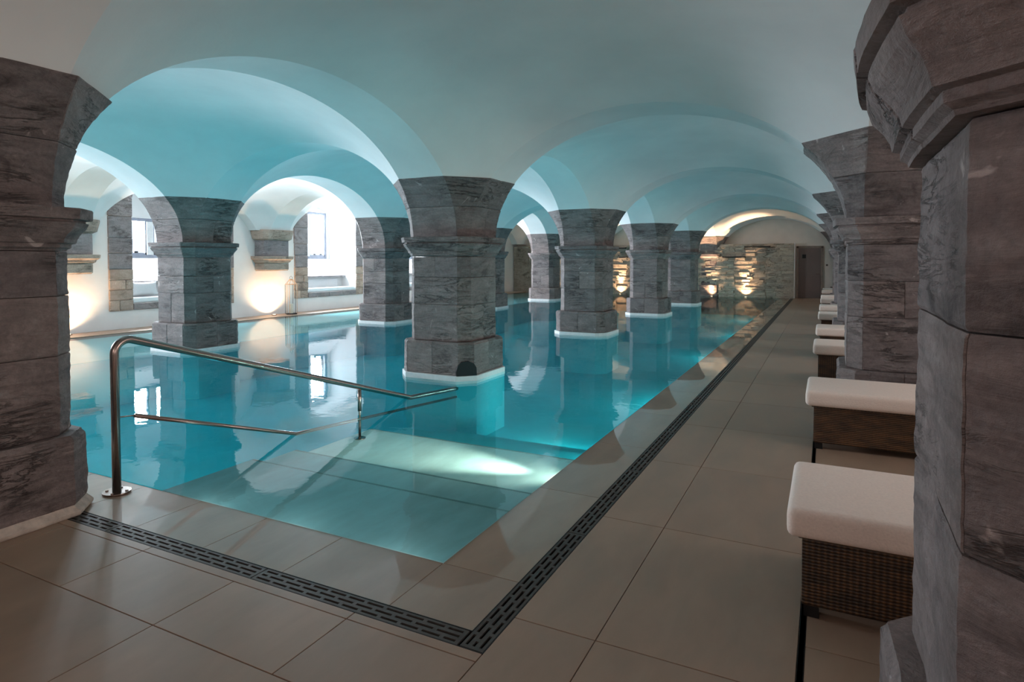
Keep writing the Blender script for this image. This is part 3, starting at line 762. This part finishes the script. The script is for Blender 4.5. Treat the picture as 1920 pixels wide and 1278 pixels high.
m = MB(); m.box(-1.302, -1.187, 2.2164, 28.36, -.10, -.07); m.box(-1.191, -1.187, 2.104, 28.36, -.07, -.001); m.box(-1.302, -1.298, 2.2164, 28.36, -.07, -.001)
m.build('drain_channel', 'black', fs_)
g0 = grate_mesh(1.18, W_).build('grate', 'grate', fd); gm = g0.data
xs = [-1.197 - .11 - 1.18 * (k + 1) for k in range(4)]
for k, x in enumerate(xs):
    o = g0 if k == 0 else link('grate', gm, fd); o.location = Vector((x, 2.106, -.002)) - fd.location; o.rotation_euler = (0, 0, 0)
y = 2.106
while y + 1.15 < 28.36:
    o = link('grate', gm, fs_); o.location = Vector((-1.193, y, -.002)) - fs_.location; o.rotation_euler = (0, 0, R(90)); y += 1.18
# slit drain under the lounger feet
t = empty('slit_drain', (-.07, 12, 0)); tag(t, 'narrow black slit drain in the deck along the lounger feet', 'drain')
MB().box(-.082, -.058, -3.9, 28.7, -.03, -.012).build('slit_bed', 'black', t)
for x in (-.082, -.060): MB().box(x, x + .002, -3.9, 28.7, -.012, .0005).build('slit_edge', 'blackmetal', t)

# ------------------------------------------------------------------ handrail
t = empty('handrail', (-4.2, 2.5, 0)); tag(t, 'brushed steel handrail with a lower bar leading down the pool steps', 'handrail')
hx = -4.215
def arcpath(p0, p1, p2, r, n=9):
    p0, p1, p2 = Vector(p0), Vector(p1), Vector(p2); a = (p0 - p1).normalized(); b = (p2 - p1).normalized()
    ang = a.angle(b); d = r / math.tan(ang / 2); c = p1 + (a + b).normalized() * (r / math.sin(ang / 2))
    s = p1 + a * d; e = p1 + b * d; out = []
    for k in range(n + 1):
        f = k / n; v = (s - c).lerp(e - c, f).normalized() * r; out.append(c + v)
    return out
y0h, y1h = 2.50, 7.33; zt = 1.045
slope = (zt + 0) / (5.80 - y0h - .02)
up = [(hx, y0h, .0)] + arcpath((hx, y0h, 0), (hx, y0h, zt), (hx, 5.80, 0), .09) + [(hx, 5.80, -.012)]
up += arcpath((hx, 5.80, -.012), (hx, y1h, -.13), (hx, y1h, -.58), .04)
MB().tube(up + [(hx, y1h, -.58)], .027, 20).build('upper_rail', 'steel', t, smooth=True)
lo = [(hx, y0h + .13, .485), (hx, 4.08, -.002), (hx, y1h, -.235)]
MB().tube(lo, .0155, 14).build('lower_rail', 'steel', t, smooth=True)
MB().tube([(hx, y0h, .50), (hx, y0h + .15, .483)], .005, 8).build('rail_joint', 'steel', t, smooth=True)
MB().tube([(hx, 4.93, .235), (hx, 4.93, .02)], .019, 14).build('support_sleeve', 'steel', t, smooth=True)
MB().tube([(hx, 4.93, .27), (hx, 4.93, -.255)], .013, 14).build('support_post', 'steel', t, smooth=True)
for (yy_, z_) in ((y0h, 0), (4.93, -.26), (y1h, -.58)):
    bp_ = MB().tube([(hx, yy_, z_), (hx, yy_, z_ + .008)], .085 if z_ == 0 else .06, 24).build('base_plate', 'steel', t)
    if z_ == 0:
        for k in range(4): a = k * math.pi / 2 + .6; MB().tube([(hx + .062 * math.cos(a), yy_ + .062 * math.sin(a), .008), (hx + .062 * math.cos(a), yy_ + .062 * math.sin(a), .015)], .010, 8).build('screw', 'steel', bp_)

# ------------------------------------------------------------------ sun loungers
def lounger():
    t = empty('sun_lounger', (0, 0, 0)); W, L = .62, 1.98
    vs = MB().box(.06, L, .06, W + .04, .05, .355)
    wb_ = vs.build('wicker_base', 'wicker', t, bevel=.012)
    for x in (.10, L - .10):
        for y in (.10, W - .0): MB().box(x - .03, x + .03, y - .03, y + .03, 0, .055).build('foot', 'blackmetal', wb_)
    MB().box(.045, L + .01, .045, W + .055, .345, .365).build('top_rim', 'wicker', wb_, bevel=.008)
    o = MB().box(0, 1.32, 0, .74, .358, .485).build('cushion', 'cushion', t, smooth=True, bevel=.042, seg=4)
    prof = [(1.32, .365), (2.0, .70), (1.95, .82), (1.30, .485)]
    o = MB().prism(prof, 'y', .0, .74).build('back_cushion', 'cushion', t, smooth=True, bevel=.035, seg=3)
    MB().prism([(1.36, .34), (1.99, .65), (1.97, .69), (1.34, .38)], 'y', .06, .68).build('back_frame', 'wicker', t)
    return t
lt = [(2.89, 'nearest wicker sun lounger with cream cushion, beside the right edge column'), (5.61, 'second nearest wicker sun lounger with cream cushion, before the reddish brown column'),
      (8.76, 'third sun lounger from the front, foot just past the reddish brown column'), (10.98, 'fourth sun lounger from the front'), (14.0, 'fifth sun lounger from the front'),
      (16.45, 'sixth sun lounger from the front'), (19.45, 'seventh sun lounger from the front'), (21.4, 'eighth sun lounger from the front'), (25.2, 'farthest sun lounger, nearest the brown door')]
L0 = lounger(); kids = list(L0.children)
for k, (y, lb) in enumerate(lt):
    if k == 0: o = L0
    else:
        o = L0.copy(); COL.objects.link(o)
        for c in kids:
            d = c.copy(); d.parent = o; COL.objects.link(d)
            for g in list(c.children): h = g.copy(); h.parent = d; COL.objects.link(h)
    o.location = (-.14 - .0 * k, y, 0); tag(o, lb, 'sun lounger', 'sun loungers along the pool deck')
# towel on the farthest lounger / side table
t = empty('side_table', (.1, 26.9, 0)); tag(t, 'small white topped side table beyond the last lounger', 'table')
MB().box(-.12, .32, 26.7, 27.1, .46, .50).build('table_top', 'white', t, bevel=.008)
for x in (-.09, .29):
    for y in (26.73, 27.07): MB().box(x - .015, x + .015, y - .015, y + .015, 0, .46).build('leg', 'blackmetal', t)
MB().box(-.1, .30, 26.72, 27.08, .16, .18).build('lower_shelf', 'white', t)

# ------------------------------------------------------------------ added fill lights and the step lamp
light('front_fill', 'AREA', (-1.5, -3.4, 2.6), (-.2, 1, -.1), L_FILL, (1, .80, .72), 4, 1.5)  # added soft fill from behind the camera
light('aisle_fill', 'AREA', (3.9, 8, 2.2), (-1, 0, -.1), L_FILL * .8, (1, .80, .74), 8, 1.2)  # added soft fill from the right aisle
light('step_lamp', 'SPOT', (PX1 - .03, 4.75, -.07), (-1, .0, -.10), 22, (1, 1, .80), angle=R(95), blend=.8, radius=.03)
light('step_lamp', 'SPOT', (PX1 - .03, 4.78, -.06), (-1, .0, -.06), 520, (1, 1, .80), angle=R(40), blend=1, radius=.03)
